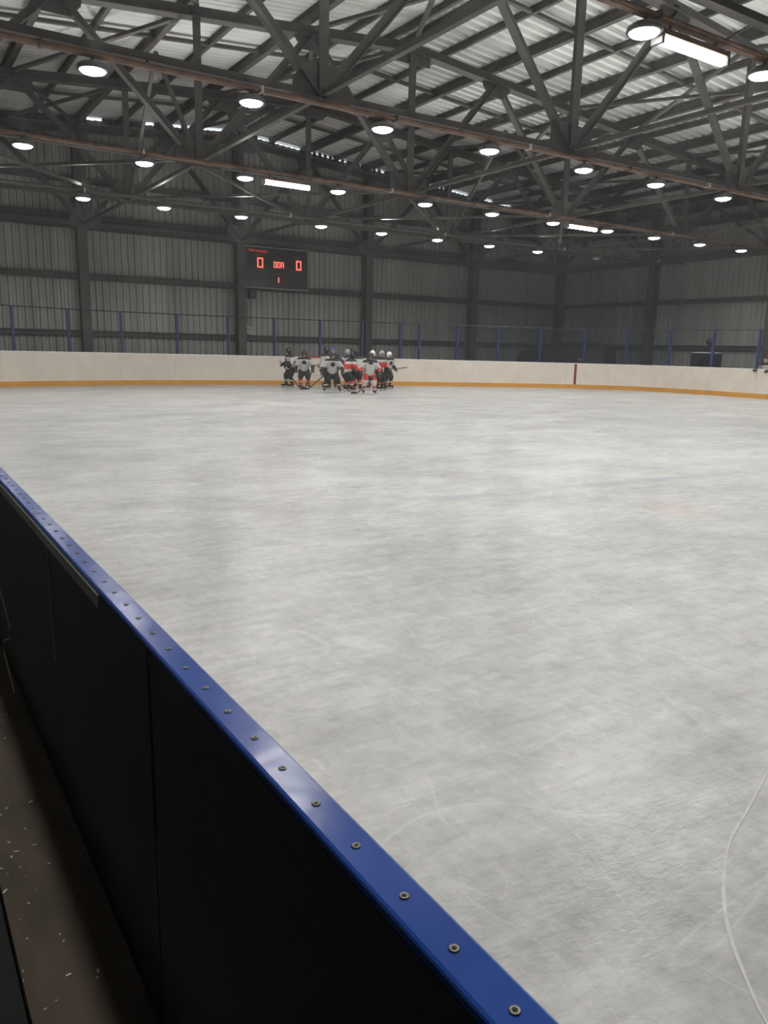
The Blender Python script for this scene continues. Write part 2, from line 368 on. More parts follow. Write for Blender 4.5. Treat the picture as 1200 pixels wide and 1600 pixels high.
# ------------------------------------------------------------------ trusses
ZB = 5.66
ZT = lambda x: 9.35-abs(x)*.085
truss_src = None
def make_truss(y, label):
    global truss_src
    e = empty('roof_truss', (0, y, ZB)); struct(e, label)
    if truss_src is None:
        items = []
        zt = lambda x: ZT(x)-ZB
        def add(n, mb): items.append(mb.build(n, STEEL, e))
        for sg in (-1, 1):
            for i in range(6): add('top_chord', MB().beam((sg*3*i, 0, zt(3*i)), (sg*3*(i+1), 0, zt(3*i+3)), P_T(.30, .26)))
            for i in range(3): add('bottom_chord', MB().beam((sg*6*i, 0, 0), (sg*6*(i+1), 0, 0), P_T(.15, .13)))
            for i in range(3):
                add('diagonal', MB().beam((sg*6*i, 0, 0), (sg*(6*i+3), 0, zt(6*i+3)), P_T(.20, .16)))
                add('diagonal', MB().beam((sg*(6*i+3), 0, zt(6*i+3)), (sg*(6*i+6), 0, 0), P_T(.20, .16)))
            for x in (6, 12, 18): add('vertical_post', MB().beam((sg*x, 0, 0), (sg*x, 0, zt(x)), P_T(.18, .16)))
            for x in (6, 12): add('gusset_plate', MB().add([(sg*x+a, yy, b_) for yy in (-.015, .015) for a, b_ in ((-.55, -.1), (.55, -.1), (.55, .2), (.28, .5), (-.28, .5), (-.55, .2))], [(0, 1, 2, 3, 4, 5), (11, 10, 9, 8, 7, 6)]+[(i, i+6, (i+1) % 6+6, (i+1) % 6) for i in range(6)]))
            for x in (3, 9, 15): add('gusset_plate', MB().add([(sg*x+a, yy, zt(x)+b_) for yy in (-.015, .015) for a, b_ in ((-.55, .1), (-.5, -.2), (-.28, -.45), (.28, -.45), (.5, -.2), (.55, .1))], [(0, 1, 2, 3, 4, 5), (11, 10, 9, 8, 7, 6)]+[(i, i+6, (i+1) % 6+6, (i+1) % 6) for i in range(6)]))
        add('vertical_post', MB().beam((0, 0, 0), (0, 0, zt(0)), P_T(.2, .18)))
        add('gusset_plate', MB().box(-.6, .6, -.016, .016, -.12, .5)); add('gusset_plate', MB().box(-.6, .6, -.016, .016, zt(0)-.4, zt(0)+.1))
        truss_src = items
    else:
        for s in truss_src: share(s.name.split('.')[0], s, e)
    return e
names = ['steel roof truss against the gable wall', 'steel roof truss second from the gable wall', 'steel roof truss third from the gable wall', 'steel roof truss fourth from the gable wall, nearest in the picture', 'steel roof truss just above the camera', 'steel roof truss behind the camera', 'rearmost steel roof truss']
for k, n in enumerate(names): make_truss(-.02-(k*BAY) if k else -.38, n)
# bracing between the trusses
br = empty('roof_bracing', (0, -6.07, ZB)); struct(br, 'thin steel cross bracing and ties between the roof trusses')
def bb(n, a, b_, p=P_box(.09, .08)): MB().beam(Vector(a)-Vector((0, -6.07, ZB)), Vector(b_)-Vector((0, -6.07, ZB)), p).build(n, STEEL, br)
ZL = ZB+.02
for k in range(4):
    y0, y1 = -k*BAY-.1, -(k+1)*BAY
    for x in (-12, -6, 0, 6, 12): bb('bottom_tie', (x, y0, ZL), (x, y1, ZL), P_box(.10, .09))
for x in (-18, -12, -6, 0, 6, 12):
    bb('cross_brace', (x, -BAY, ZL+.05), (x+6, -2*BAY, ZL+.05), P_box(.08, .07)); bb('cross_brace', (x+6, -BAY, ZL-.06), (x, -2*BAY, ZL-.06), P_box(.08, .07))
for k in range(4):
    y0, y1 = -k*BAY-.15, -(k+1)*BAY
    for xa in (-9, -3, 6, 12):
        xb = xa+3
        bb('top_brace', (xa, y0, ZT(xa)+.02), (xb, y1, ZT(xb)+.02), P_box(.11, .08)); bb('top_brace', (xb, y0, ZT(xb)+.1), (xa, y1, ZT(xa)+.1), P_box(.11, .08))
    if k == 1:
        for x in (-6, 6):
            ym = (y0+y1)/2
            bb('vertical_brace', (x, y0, ZB), (x, ym, ZT(x)), P_box(.09, .08)); bb('vertical_brace', (x, y1, ZB), (x, ym, ZT(x)), P_box(.09, .08))
for k in range(6):   # longitudinal truss along the side wall
    y0, y1 = -k*BAY, -(k+1)*BAY
    zt = ZT(18)-.1
    bb('eaves_chord', (18.1, y0, ZB), (18.1, y1, ZB), P_I(.16, .2)); bb('eaves_chord', (18.1, y0, zt), (18.1, y1, zt), P_I(.16, .2))
    ym = (y0+y1)/2
    bb('eaves_diagonal', (18.1, y0, ZB), (18.1, ym, zt), P_box(.12, .1)); bb('eaves_diagonal', (18.1, y1, ZB), (18.1, ym, zt), P_box(.12, .1))

# ------------------------------------------------------------------ lamps on their rails
LZ = 5.28
lamp_src = []
def lamp(x, y, label, lit=True, z=LZ, sd=-1):
    e = empty('high_bay_lamp', (x, y, z)); tag(e, label, 'lamp', 'round lamps on the light rails')
    if not lamp_src:
        h = MB().lathe([(.215, .0), (.222, .015), (.21, .06), (.15, .10), (.09, .12), (.05, .135)], 20).build('housing', HOUS, e, True)
        l = MB().lathe([(.03, -.052), (.10, -.045), (.16, -.025), (.19, .004), (.185, .012)], 20).build('lens', LENS, e, True)
        g = MB().tube([(0, 0, .13), (0, 0, .175)], .02, 6).build('hanger', STEEL2, e)
        lamp_src.extend([h, l, g])
    else:
        for s in lamp_src:
            o = share(s.name.split('.')[0], s, e)
            if s is lamp_src[1] and not lit:
                o.data = s.data.copy(); o.data.materials[0] = LENSOFF
    if lit:
        ld = LAMP_DATA; lo = bpy.data.objects.new('light', ld); link(lo, e); lo.location = (0, 0, -.065)
        if abs(x/6-round(x/6)) < .06 or y < -28: return e     # these stand right under a tie
        lu = bpy.data.objects.new('roof_fill', ROOF_FILL); link(lu, e); lu.location = (0, sd*.2, .15); lu.rotation_euler = (math.pi-sd*math.radians(38), 0, 0)
    return e
LAMP_DATA = bpy.data.lights.new('lamp_light', 'AREA'); LAMP_DATA.shape = 'DISK'; LAMP_DATA.size = .34; LAMP_DATA.energy = LAMP_W; LAMP_DATA.color = (1, .985, .95); LAMP_DATA.spread = math.radians(165)
ROOF_FILL = LAMP_DATA.copy(); ROOF_FILL.energy = UP_W; ROOF_FILL.size = .1; ROOF_FILL.spread = math.radians(110)      # added fill beside each closed housing, aimed up to brighten the roof
rows = [('farthest', -7.74, -6.09, [-11.95, -10.1, -7.69, -5.47, -3.1, -.35, 1.97, 4.33, 6.74, 9.19], 2),
        ('second farthest', -12.98, -12.16, [-11.95, -9.96, -7.53, -5.19, -2.7, .0, 2.36, 4.78, 7.17, 9.47, 11.94, 14.42], 1),
        ('long middle', -18.36, -18.23, [-11.95, -9.82, -7.36, -4.84, -2.34, .3, 2.68, 5.26, 7.75, 10.2, 12.7, 15.2], 1),
        ('nearest visible', -23.87, -24.3, [-11.95, -9.5, -7.05, -4.58, -2.06, .45, 2.95, 5.45, 7.95, 10.4, 12.9, 15.4], 3),
        ('overhead', -29.3, -30.37, [-11.95, -9.5, -7.05, -4.58, -2.06, .45, 2.95, 5.45, 7.95, 10.4, 12.9], 99)]
for nm, y, ych, xs, skip in rows:
    rail = empty('light_rail', (0, y, LZ+.2)); x0, x1 = -18.1, 18.1
    tag(rail, {'farthest': 'thin dark light rail nearest the gable wall', 'second farthest': 'rusty light rail in front of the scoreboard wall', 'long middle': 'orange rusty light rail crossing the upper picture', 'nearest visible': 'light rail at the top right corner of the picture'}.get(nm, 'light rail out of view above the camera'), 'rail', 'light rails under the roof')
    MB().box(x0, x1, -.05, .05, -.02, .05).build('cable_tray', PIPE if nm != 'farthest' else STEEL2, rail)
    MB().tube([(x0, -.085, -.005), (x1, -.085, -.005)], .018, 6).build('conduit', PIPE if nm != 'farthest' else STEEL2, rail)
    for k in range(12):
        xx = -16.4+k*3.0+random.uniform(-.3, .3)
        MB().box(xx-.02, xx+.02, -.12, .06, -.035, .06).build('clip', CLIP if k % 2 else STEEL2, rail)
    for x in (-15, -9, -3, 3, 9, 15): MB().beam((x, 0, .05), (x, ych-y, ZB-.05-LZ-.2), P_box(.03, .02)).build('hanger_rod', STEEL2, rail)
    for j, x in enumerate(xs):
        k = j-skip
        if k < 0: lab = f'{ORD[j]} round lamp out of view on the {nm} light rail'
        else: lab = f'{ORD[k]} lit round lamp from the left along the {nm} light rail'
        lamp(x, y, lab, sd=-1 if ych > y else 1)
lamp(12.5, -7.74, 'unlit round lamp at the right end of the farthest light rail', False)
def fluoro(x0, x1, y, label):
    e = empty('fluorescent_light', ((x0+x1)/2, y, 5.29)); tag(e, label, 'lamp', 'long fluorescent fittings'); h = (x1-x0)/2
    MB().beam((-h, 0, .05), (h, 0, .05), [(-.09, -.03), (.09, -.03), (.06, .05), (-.06, .05)]).build('housing', PIPE, e)
    MB().tube([(-h+.02, 0, -.02), (h-.02, 0, -.02)], .062, 12).build('diffuser', TUBE, e, True)
    for s in (-1, 1):
        MB().box(s*h-.025, s*h+.025, -.085, .085, -.085, .09).build('end_cap', HOUS, e)
        MB().tube([(s*h*.7, 0, .095), (s*h*.7, 0, .165)], .02, 6).build('hanger', STEEL2, e)
    ld = bpy.data.lights.new('tube_light', 'AREA'); ld.shape = 'RECTANGLE'; ld.size = x1-x0; ld.size_y = .12; ld.energy = 55; ld.color = (1, .985, .95)
    lo = bpy.data.objects.new('light', ld); link(lo, e); lo.location = (0, 0, -.09)
fluoro(-4.32, -2.98, -23.87, 'long fluorescent light at the top right of the picture')
fluoro(-4.74, -3.5, -12.98, 'long fluorescent light above the scoreboard')
fluoro(5.36, 6.66, -12.98, 'long fluorescent light near the hall corner')

# ------------------------------------------------------------------ rink barrier, far side
def ztop(p): # the boards settle slightly towards the right
    t = (p.x+9.5)/23; t = max(0, min(1, t)); return 1.14-.115*t
i0 = next(i for i, p in enumerate(path) if p.y > -13); i1 = max(i for i, p in enumerate(path) if p.y > -24)
seg = path[i0:i1+1]
dist = [0]
for a, b_ in zip(seg, seg[1:]): dist.append(dist[-1]+(b_-a).length)
def at(s):
    for i in range(len(seg)-1):
        if dist[i+1] >= s:
            t = (s-dist[i])/(dist[i+1]-dist[i]); p = seg[i].lerp(seg[i+1], t); d = (seg[i+1]-seg[i]).normalized()
            a = (seg[i]-seg[max(0, i-1)]); c = (seg[min(len(seg)-1, i+2)]-seg[min(len(seg)-2, i+1)])
            return p, Vector((-d.y, d.x, 0))      # outward normal = left of travel
    d = (seg[-1]-seg[-2]).normalized(); return seg[-1], Vector((-d.y, d.x, 0))
far = empty('rink_barrier', (0, -3, 0)); tag(far, 'cream rink barrier with yellow kick strip around the far end of the ice', 'barrier')
def strip(name, s0, s1, o0, o1, z0, z1, material, parent, n=4, off=Vector((0, -3, 0))):
    v = []; f = []
    for k in range(n+1):
        p, nn = at(s0+(s1-s0)*k/n); zt_ = ztop(p)
        za = zt_+z0 if z0 <= 0 and z0 > -.5 and z1 >= 0 and name in ('cap_rail', 'red_cap_rail') else z0; zb_ = (zt_+z1) if z1 <= .06 else z1
        a = p+nn*o0-off; c = p+nn*o1-off
        v += [(a.x, a.y, za), (c.x, c.y, za), (c.x, c.y, zb_), (a.x, a.y, zb_)]
    for k in range(n):
        i = 4*k; f += [(i, i+4, i+5, i+1), (i+1, i+5, i+6, i+2), (i+2, i+6, i+7, i+3), (i+3, i+7, i+4, i)]
    f += [(0, 1, 2, 3), (4*n+3, 4*n+2, 4*n+1, 4*n)]
    return obj(name, v, f, material, parent)
NP = int(dist[-1]/2.0)
for k in range(NP):
    a, b_ = k*2.0+.002, k*2.0+1.998
    strip('board_panel', a, b_, .0, .05, -.02, -.025, CREAM, far)
    strip('kick_strip', a, b_, -.012, .0, .0, .165, ORANGE, far)
    strip('cap_rail', a, b_, -.006, .07, -.025, .012, CREAMTOP, far)
def s_of(x, y):
    best = min(range(len(seg)), key=lambda i: (seg[i].x-x)**2+(seg[i].y-y)**2); return dist[best]
sg_ = s_of(11.92, -7.56); strip('goal_line_stripe', sg_-.05, sg_+.05, -.016, -.005, .02, -.02, REDLINE, far, 1)
sg_ = s_of(1.4, -3.2); strip('red_cap_rail', sg_-.1, sg_+.75, -.01, .078, -.03, .05, REDCAP, far, 2)
strip('gate_latch', sg_+.2, sg_+.6, -.02, -.0, .77, .79, RAILD, far, 1)

# safety fence posts above the boards
fence = empty('safety_fence', (0, -2, 0)); tag(fence, 'fence of blue posts and dark top rail behind the far boards', 'fence')
OFF = Vector((0, -2, 0))
POSTS = [(-12.3, -7.4), (-11.6, -5.4), (-10.5, -3.8), (-9.0, -2.77), (-7.21, -2.37), (-5.4, -2.22), (-3.41, -2.29), (-1.51, -2.52), (.25, -2.84), (2.02, -3.27), (3.71, -3.71), (5.21, -4.23), (5.94, -4.55), (7.39, -5.2), (8.95, -5.95), (10.55, -6.79), (12.08, -7.84), (13.16, -9.15), (13.71, -10.81), (13.75, -12.7), (13.6, -14.63)]
tops = []
for k, (x, y) in enumerate(POSTS):
    zt_ = 2.60-.0095*k
    MB().box(-.042, .042, -.042, .042, 0, zt_).build('post', BLUEPOST, fence).location = (x, y+2, 0)
    tops.append((x, y+2, zt_))
for a, b_ in zip(tops, tops[1:]): MB().tube([a, b_], .019, 6).build('top_rail', RAILD, fence)
for k in range(len(POSTS)-1):
    if POSTS[k][0] > 7 and POSTS[k][1] > -10:    # acrylic sheets only round the corner
        a, b_ = Vector(tops[k]), Vector(tops[k+1]); d = (b_-a)*.03; nn2 = Vector((-(b_-a).y, (b_-a).x, 0)).normalized()*.006
        lo, hi = 1.08, a.z-.06
        v = [a+d-nn2, b_-d-nn2, b_-d+nn2, a+d+nn2]; vv = [(q.x, q.y, lo) for q in v]+[(q.x, q.y, hi) for q in v]
        obj('acrylic_sheet', vv, [(3, 2, 1, 0), (4, 5, 6, 7), (0, 1, 5, 4), (1, 2, 6, 5), (2, 3, 7, 6), (3, 0, 4, 7)], GLASS, fence)

# ------------------------------------------------------------------ near barrier, close to the camera
near = empty('rink_barrier', (NEARX, -28, 0)); tag(near, 'blue capped rink barrier close to the camera with dark outer panels', 'barrier')
yo = -28
CW, CT = .0526, .86
Y0, Y1 = -34.5, -13.0
prof = [(-CW, -.013), (-.003, -.013), (0, -.010), (0, -.003), (-.004, 0), (-CW+.005, 0), (-CW+.0015, -.0015), (-CW, -.004)]
seam = [CAM.y+1.41+1.036*k for k in range(-5, 20)]
capy = [Y0, CAM.y+.9+.93*2, CAM.y+.9+.93*4+1.2, CAM.y+9, Y1]
for a, b_ in zip(capy, capy[1:]):
    n = 24; v = []; f = []; np_ = len(prof)
    for k in range(n+1):
        y = a+.001+(b_-a-.002)*k/n-yo
        v += [(px, y, CT+pz) for px, pz in prof]
    for k in range(n): f += [(k*np_+i, (k+1)*np_+i, (k+1)*np_+(i+1) % np_, k*np_+(i+1) % np_) for i in range(np_)]
    f += [tuple(range(np_)), tuple(reversed(range(n*np_, (n+1)*np_)))]
    obj('cap_rail', v, f, BLUECAP, near)
MB().box(-.012, 0, Y0-yo, Y1-yo, 0, CT-.013).build('inner_board', CREAM, near)
for a, b_ in zip(seam, seam[1:]):
    if b_ > Y1: break
    MB().box(-CW-.001, -.014, a+.004-yo, b_-.004-yo, -.05, CT-.014).build('outer_panel', DARKBOARD, near)
    MB().box(-CW-.004, -CW-.001, b_-.006-yo, b_+.001-yo, .45, CT-.046).build('edge_strip', GREYSTRIP if b_ > CAM.y+1.8 else DARKBOARD, near)  # catching light is put into the colour: far strips grey, near ones dark
MB().box(-CW-.003, -CW-.001, CAM.y+1.8-yo, Y1-yo, CT-.046, CT-.014).build('steel_angle', GREYSTRIP, near)
sc_src = None; sys_ = [.364-.087*4+.0, ]
ys = [CAM.y+t for t in (.056, .134, .224, .314, .408, .492, .577, .675, .773, .871, .967, 1.066, 1.166, 1.263)]
while len(ys) < 70: ys.append(ys[-1]+.0985+random.uniform(-.004, .004))
for y in ys:
    xo = CAM.x+.413-NEARX+random.uniform(-.001, .001)
    if sc_src is None:
        sc_src = MB().lathe([(.0056, .0), (.0058, .0008), (.0047, .0016), (.0025, .0013), (.0022, .0006)], 14)
        sc_src.mi = 1; sc_src.lathe([(.0019, .0012), (.0017, .00145)], 8); sc_src = sc_src.build('screw', [SCREW, SCREWD], near, True); sc_src.location = (xo, y-yo, CT)
    else: share('screw', sc_src, near, (xo, y-yo, CT), (0, 0, random.random()*6))
# walkway outside the barrier
wk = MB().box(0, .232, -34.5-yo, -20-yo, -.05, -.012).build('walkway_plank', PLY); wk.location = (CAM.x+.153*1.432/1.47, yo, 0)
tag(wk, 'worn brown walkway board on the floor outside the near barrier', 'plank')
mt = MB().box(-1.2, .145, -34.5-yo, -20-yo, -.06, -.045).build('rubber_mat', RUBBER); mt.location = (CAM.x, yo, 0)
tag(mt, 'black rubber mat on the floor at the lower left corner', 'mat')
cm = MB()
for k in range(60):
    x = CAM.x+.15+random.random()**1.6*.16; y = CAM.y+random.uniform(1.2, 3.2); s = random.uniform(.0008, .0025); l = s*random.uniform(1, 4); a = random.random()*3.14
    ca, sa = math.cos(a), math.sin(a); z0 = -.012
    cm.add([(x+ca*l-sa*s*qx, y+sa*l+ca*s*qx, z0+h) if e_ else (x-ca*l-sa*s*qx, y-sa*l+ca*s*qx, z0+h) for e_ in (0, 1) for qx in (-1, 1) for h in (0, s)], [(0, 1, 3, 2), (4, 6, 7, 5), (0, 4, 5, 1), (2, 3, 7, 6), (1, 5, 7, 3)])
co = cm.build('ice_crumbs', CRUMB); co['kind'] = 'stuff'; tag(co, 'white ice crumbs scattered on the brown walkway board', 'ice crumbs')
cb = MB().tube([Vector((CAM.x+.37, CAM.y+3.45+.15*math.sin(t*2.2), .50-.11*t)) for t in [k*.25 for k in range(20)]], .004, 6).build('cable', CABLE, None, True)
cb.location = (-.012, 0, 0); tag(cb, 'thin pale cable hanging beside the near barrier', 'cable')

# ------------------------------------------------------------------ scoreboard
sb = empty('scoreboard', (1.58, -.16, 3.85)); tag(sb, 'black electronic scoreboard with red digits on the gable wall', 'scoreboard')
SW, SH = 2.88, 1.59
MB().box(-SW/2, SW/2, -.14, .06, 0, SH).build('case', SB, sb)
MB().box(-SW/2-.02, SW/2+.02, -.155, .0, -.025, 0).build('frame_edge', SBF, sb); MB().box(-SW/2-.02, SW/2+.02, -.155, .0, SH, SH+.025).build('frame_edge', SBF, sb)
MB().box(-SW/2-.025, -SW/2, -.155, .0, -.025, SH+.025).build('frame_edge', SBF, sb); MB().box(SW/2, SW/2+.025, -.155, .0, -.025, SH+.025).build('frame_edge', SBF, sb)
for s_ in (-1, 1): MB().box(s_*.9-.05, s_*.9+.05, .05, .22, .1, SH-.1).build('bracket', STEEL2, sb)
SEG = {'0': 'abcdef', '1': 'bc', 'A': 'abcefg'}
def digit(ch, x, z, w, h, t):
    mb = MB(); y0, y1 = -.152, -.14
    R = {'a': (x, x+w, z+h-t, z+h), 'd': (x, x+w, z, z+t), 'g': (x, x+w, z+h/2-t/2, z+h/2+t/2), 'f': (x, x+t, z+h/2, z+h), 'b': (x+w-t, x+w, z+h/2, z+h), 'e': (x, x+t, z, z+h/2), 'c': (x+w-t, x+w, z, z+h/2)}
    for s_ in SEG[ch]:
        a = R[s_]; g = .006; mb.box(a[0]+g*(s_ in 'adg'), a[1]-g*(s_ in 'adg'), y0, y1, a[2]+g*(s_ not in 'adg'), a[3]-g*(s_ not in 'adg'))
    d = mb.build('digit', LED, sb); d['label'] = 'glowing red digit '+ch
def U(px): return (px-105)/935*SW-SW/2          # scoreboard-crop pixels to metres
def V(py): return SH*(1-(py-125)/590)
digit('0', U(285), V(425), .26, .40, .055)
digit('0', U(860), V(420), .245, .385, .055)
for k, ch in enumerate('00A'): digit(ch, U(525)+k*.163, V(408), .135, .24, .034)
digit('1', U(555), V(628), .15, .22, .045)
PEND = []
def text(s_, x, z, size, material, parent, label=None):
    c = bpy.data.curves.new('lettering', 'FONT'); c.body = s_; c.size = size; c.extrude = .002; c.align_x = 'CENTER'; c.align_y = 'CENTER'; c.resolution_u = 2; c.space_character = 1.1
    o = bpy.data.objects.new('lettering', c); COL.objects.link(o); o.parent = parent
    o.location = (x, -.1425, z); o.rotation_euler = (math.pi/2, 0, 0)
    PEND.append((o, material, None)); return o
text('Металлург', U(305), V(182), .15, LEDT, sb)
text('СЧЁТ', U(290), V(240), .12, SBT, sb); text('СЧЁТ', U(865), V(235), .13, SBT, sb)
text('ВРЕМЯ', U(585), V(272), .11, SBT, sb); text('УДАЛЕНИЯ', U(300), V(458), .12, SBT, sb)
text('УДАЛЕНИЯ', U(880), V(440), .12, SBT, sb); text('ПЕРИОД', U(580), V(515), .12, SBT, sb)

# small wall fittings
bx = empty('junction_box', (.43, .0, 1.93)); tag(bx, 'light grey electrical box on the gable wall under the scoreboard', 'box')
MB().box(-.17, .17, -.1, .1, 0, .36).build('case', GREYBOX, bx); MB().box(-.15, .15, -.115, -.1, .02, .34).build('lid', GREYBOX, bx); MB().box(-.03, .03, .1, .17, .1, .2).build('bracket', STEEL2, bx)
MB().tube([(-.05, 0, .36), (-.06, .0, .7), (-.1, .0, 1.3)], .012, 6).build('conduit', RAILD, bx)
sp = empty('loudspeaker', (.57, .0, 3.42)); tag(sp, 'small dark loudspeaker on the wall just below the scoreboard', 'loudspeaker')
MB().box(-.14, .14, -.1, .12, 0, .3).build('case', RAILD, sp); MB().box(-.11, .11, -.108, -.1, .03, .27).build('grille', SB, sp)

# covered machine in the far corner
tm = empty('covered_machine', (15.6, -3.9, -.06)); tag(tm, 'bulky machine under a dark tarpaulin behind the corner boards', 'machine')
def loft(secs, close=True):
    v = []; f = []; n = len(secs[0])
    for s_ in secs: v += s_
    for i in range(len(secs)-1): f += [(i*n+k, i*n+(k+1) % n, (i+1)*n+(k+1) % n, (i+1)*n+k) for k in range(n)]
    f += [tuple(reversed(range(n))), tuple(range((len(secs)-1)*n, len(secs)*n))]
    return v, f
secs = []
for x, hw_, zt_ in ((-2.9, .3, 1.35), (-2.4, .9, 1.62), (-1.2, 1.0, 1.80), (-.2, 1.0, 2.05), (.8, 1.0, 2.02), (1.7, .9, 1.95), (1.9, .6, 1.7)):
    secs.append([(x, -hw_, .0), (x, hw_, .0), (x, hw_, zt_*.75), (x, hw_*.75, zt_*.97), (x, 0, zt_), (x, -hw_*.75, zt_*.97), (x, -hw_, zt_*.75)])
v, f = loft(secs); obj('tarpaulin', v, f, TARP, tm, True)
tm.rotation_euler = (0, 0, -1.2)
MB().tube([(-2.9, -.2, 1.4), (-3.3, -.2, 1.65)], .03, 6).build('handle_bar', GREYSTRIP, tm)
# dark cabinet behind the side boards
cbn = empty('timekeeper_booth', (16.2, -10.75, -.06)); tag(cbn, 'dark blue booth with a white edge behind the side boards', 'booth')
MB().box(-.5, .5, -.38, .38, 0, 1.62).build('case', CAB, cbn); MB().box(-.53, .53, -.33, .33, 1.62, 1.66).build('white_edge', CREAMTOP, cbn)
MB().box(-.505, -.5, -.3, .0, .9, 1.4).build('door_panel', SB, cbn); MB().tube([(-.1, -.2, 1.66), (-.1, -.2, 1.95)], .03, 8).build('lamp_post', RAILD, cbn); MB().lathe([(.05, 0), (.16, .05), (.18, .2), (.1, .28)], 12, (-.1, -.2, 1.93)).build('beacon', RAILD, cbn, True)

# ------------------------------------------------------------------ people
def blob(name, caps, material, parent, vox=.016, fn=None):
    """union of tapered capsules, voxel-remeshed into one smooth skin"""
    mb = MB()
    for p0, r0, p1, r1 in caps:
        p0 = Vector(p0); p1 = Vector(p1); d = p1-p0
        if d.length < 1e-5: d = Vector((0, 0, 1e-4))
        dn = d.normalized(); n = 10; u_ = Vector((0, 0, 1)) if abs(dn.z) < .9 else Vector((0, 1, 0)); a = dn.cross(u_).normalized(); b_ = a.cross(dn)
        rings = []
        for t in (-80, -50, -20, 0): rings.append((p0+dn*r0*math.sin(math.radians(t)), r0*math.cos(math.radians(t))))
        for t in (0, 20, 50, 80): rings.append((p1+dn*r1*math.sin(math.radians(t)), r1*math.cos(math.radians(t))))
        v = [c+(a*math.cos(2*math.pi*k/n)+b_*math.sin(2*math.pi*k/n))*r for c, r in rings for k in range(n)]
        f = [(i*n+k, i*n+(k+1) % n, (i+1)*n+(k+1) % n, (i+1)*n+k) for i in range(7) for k in range(n)]+[tuple(reversed(range(n))), tuple(range(7*n, 8*n))]
        mb.add(v, f)
    o = mb.build(name, material if isinstance(material, list) else [material], parent)
    md = o.modifiers.new('r', 'REMESH'); md.mode = 'VOXEL'; md.voxel_size = vox; md.use_smooth_shade = True
    sm = o.modifiers.new('s', 'SMOOTH'); sm.iterations = 3
    PEND.append((o, material, fn)); return o
def lerp(a, b_, t): return Vector(a).lerp(Vector(b_), t)
def player(loc, face, h, label, helmet=HELB, jersey='std', pants=BLACK, sock=(RED, WHITE), stance=.12, lean=.06, arms=((.25, .10, -.30), (.25, .10, -.30)), bend=.05, gloves=BLACK, coach=False, cage=True, fem=None, legs=None, head_turn=0.):
    """local frame: faces +Y, x to its left-hand side negative; h = full height on skates"""
    k = h/1.32
    def A(x, y, z): return Vector((x*k, y*k, z*k))
    sk = 0. if coach else .055
    hip = A(0, -bend, .66-bend*.5); chest = A(0, lean*.9-bend, .98-bend*.5); neck = A(0, lean*1.3-bend, 1.08-bend*.5); head = A(0, lean*1.6-bend+.01, 1.195-bend*.5)
    body = None; hips = []; knees = []; ank = []; shs = []; els = []; hands = []
    for i, s_ in enumerate((-1, 1)):
        hp = hip+A(s_*.085, 0, -.02); st = stance if legs is None else legs[i][0]; fy = 0 if legs is None else legs[i][1]
        an = A(s_*st, fy-.01, .085+sk); kn = lerp(hp, an, .5)+A(s_*.015, .05+bend*.7, 0)
        hips.append(hp); ank.append(an); knees.append(kn)
        sh = neck+A(s_*.155, -.01, -.055); t = Vector(arms[i]); hd = sh+A(s_*t[0], t[1], t[2])
        mid = lerp(sh, hd, .5); d = (hd-sh).length; up_ = max(0., (.44*k)**2-d*d)**.5*.5
        el = mid+Vector((s_*.55, -.75, -.25)).normalized()*max(.03*k, up_)
        shs.append(sh); els.append(el); hands.append(hd)
    R = lambda r: r*k
    caps = [(hip, R(.10), chest, R(.105)), (chest, R(.10), neck, R(.05)), (neck, R(.045), head, R(.05)), (head+A(0, 0, .01), R(.078), head+A(0, .012, -.045), R(.055)),
            (head+A(0, .07, -.005), R(.012), head+A(0, .088, -.022), R(.013)), (head+A(-.078, 0, -.01), R(.016), head+A(-.08, -.004, .015), R(.014)), (head+A(.078, 0, -.01), R(.016), head+A(.08, -.004, .015), R(.014))]
    for i, s_ in enumerate((-1, 1)):
        caps += [(hips[i], R(.075), knees[i], R(.05)), (knees[i], R(.05), ank[i], R(.032)), (ank[i], R(.035), ank[i]+A(s_*.02, .12, -.05), R(.03)),
                 (shs[i], R(.05), els[i], R(.036)), (els[i], R(.036), hands[i], R(.025))]
        d = (hands[i]-els[i]).normalized(); caps.append((hands[i], R(.03), hands[i]+d*R(.06), R(.03)))
    body = blob('person', caps, SKIN, None, .013)
    body.location = loc; body.rotation_euler = (0, 0, face); tag(body, label, 'person', 'young hockey players in the huddle')
    # jersey
    hem = .60*k; hemc = hip+A(0, .0, .055)
    jm = [WHITE, BLACK, RED, GREYC] if jersey not in ('coach',) else [NAVY, BLACK, NAVY, BLUECLOTH]
    jc = [(hemc, R(.165), chest, R(.165)), (chest, R(.16), neck+A(0, 0, -.02), R(.085))]
    for i, s_ in enumerate((-1, 1)):
        jc += [(neck+A(s_*.05, 0, -.05), R(.085), shs[i], R(.085)), (shs[i], R(.092), els[i], R(.078)), (els[i], R(.074), lerp(els[i], hands[i], .88), R(.054))]
    zs, zh = (neck.z-.05*k), hemc.z
    ch = chest.copy(); el0 = [e.copy() for e in els]; hd0 = [q.copy() for q in hands]
    def jf(c, jersey=jersey):
        if c.z > zs: return 1
        if c.z < zh-.085*k: return 2
        if jersey == 'red' and abs(c.z-(ch.z-.12*k)) < .085*k: return 2
        if jersey == 'bib' and c.y > ch.y+.05*k and abs(c.x) < .07*k and c.z > ch.z-.02*k: return 1
        for i in (0, 1):
            if (c-hd0[i]).length < .17*k: return 1 if jersey != 'bib' else 2
            if jersey in ('std', 'red') and (c-el0[i]).length < .085*k and c.y < el0[i].y: return 2 if jersey == 'red' else 1
        if jersey in ('std', 'red') and c.y > ch.y and (c.x*c.x+(c.z-ch.z+.05*k)**2)**.5 < .075*k: return 3 if jersey == 'red' else 1
        return 0
    blob('jersey', jc, jm, body, .016, jf)
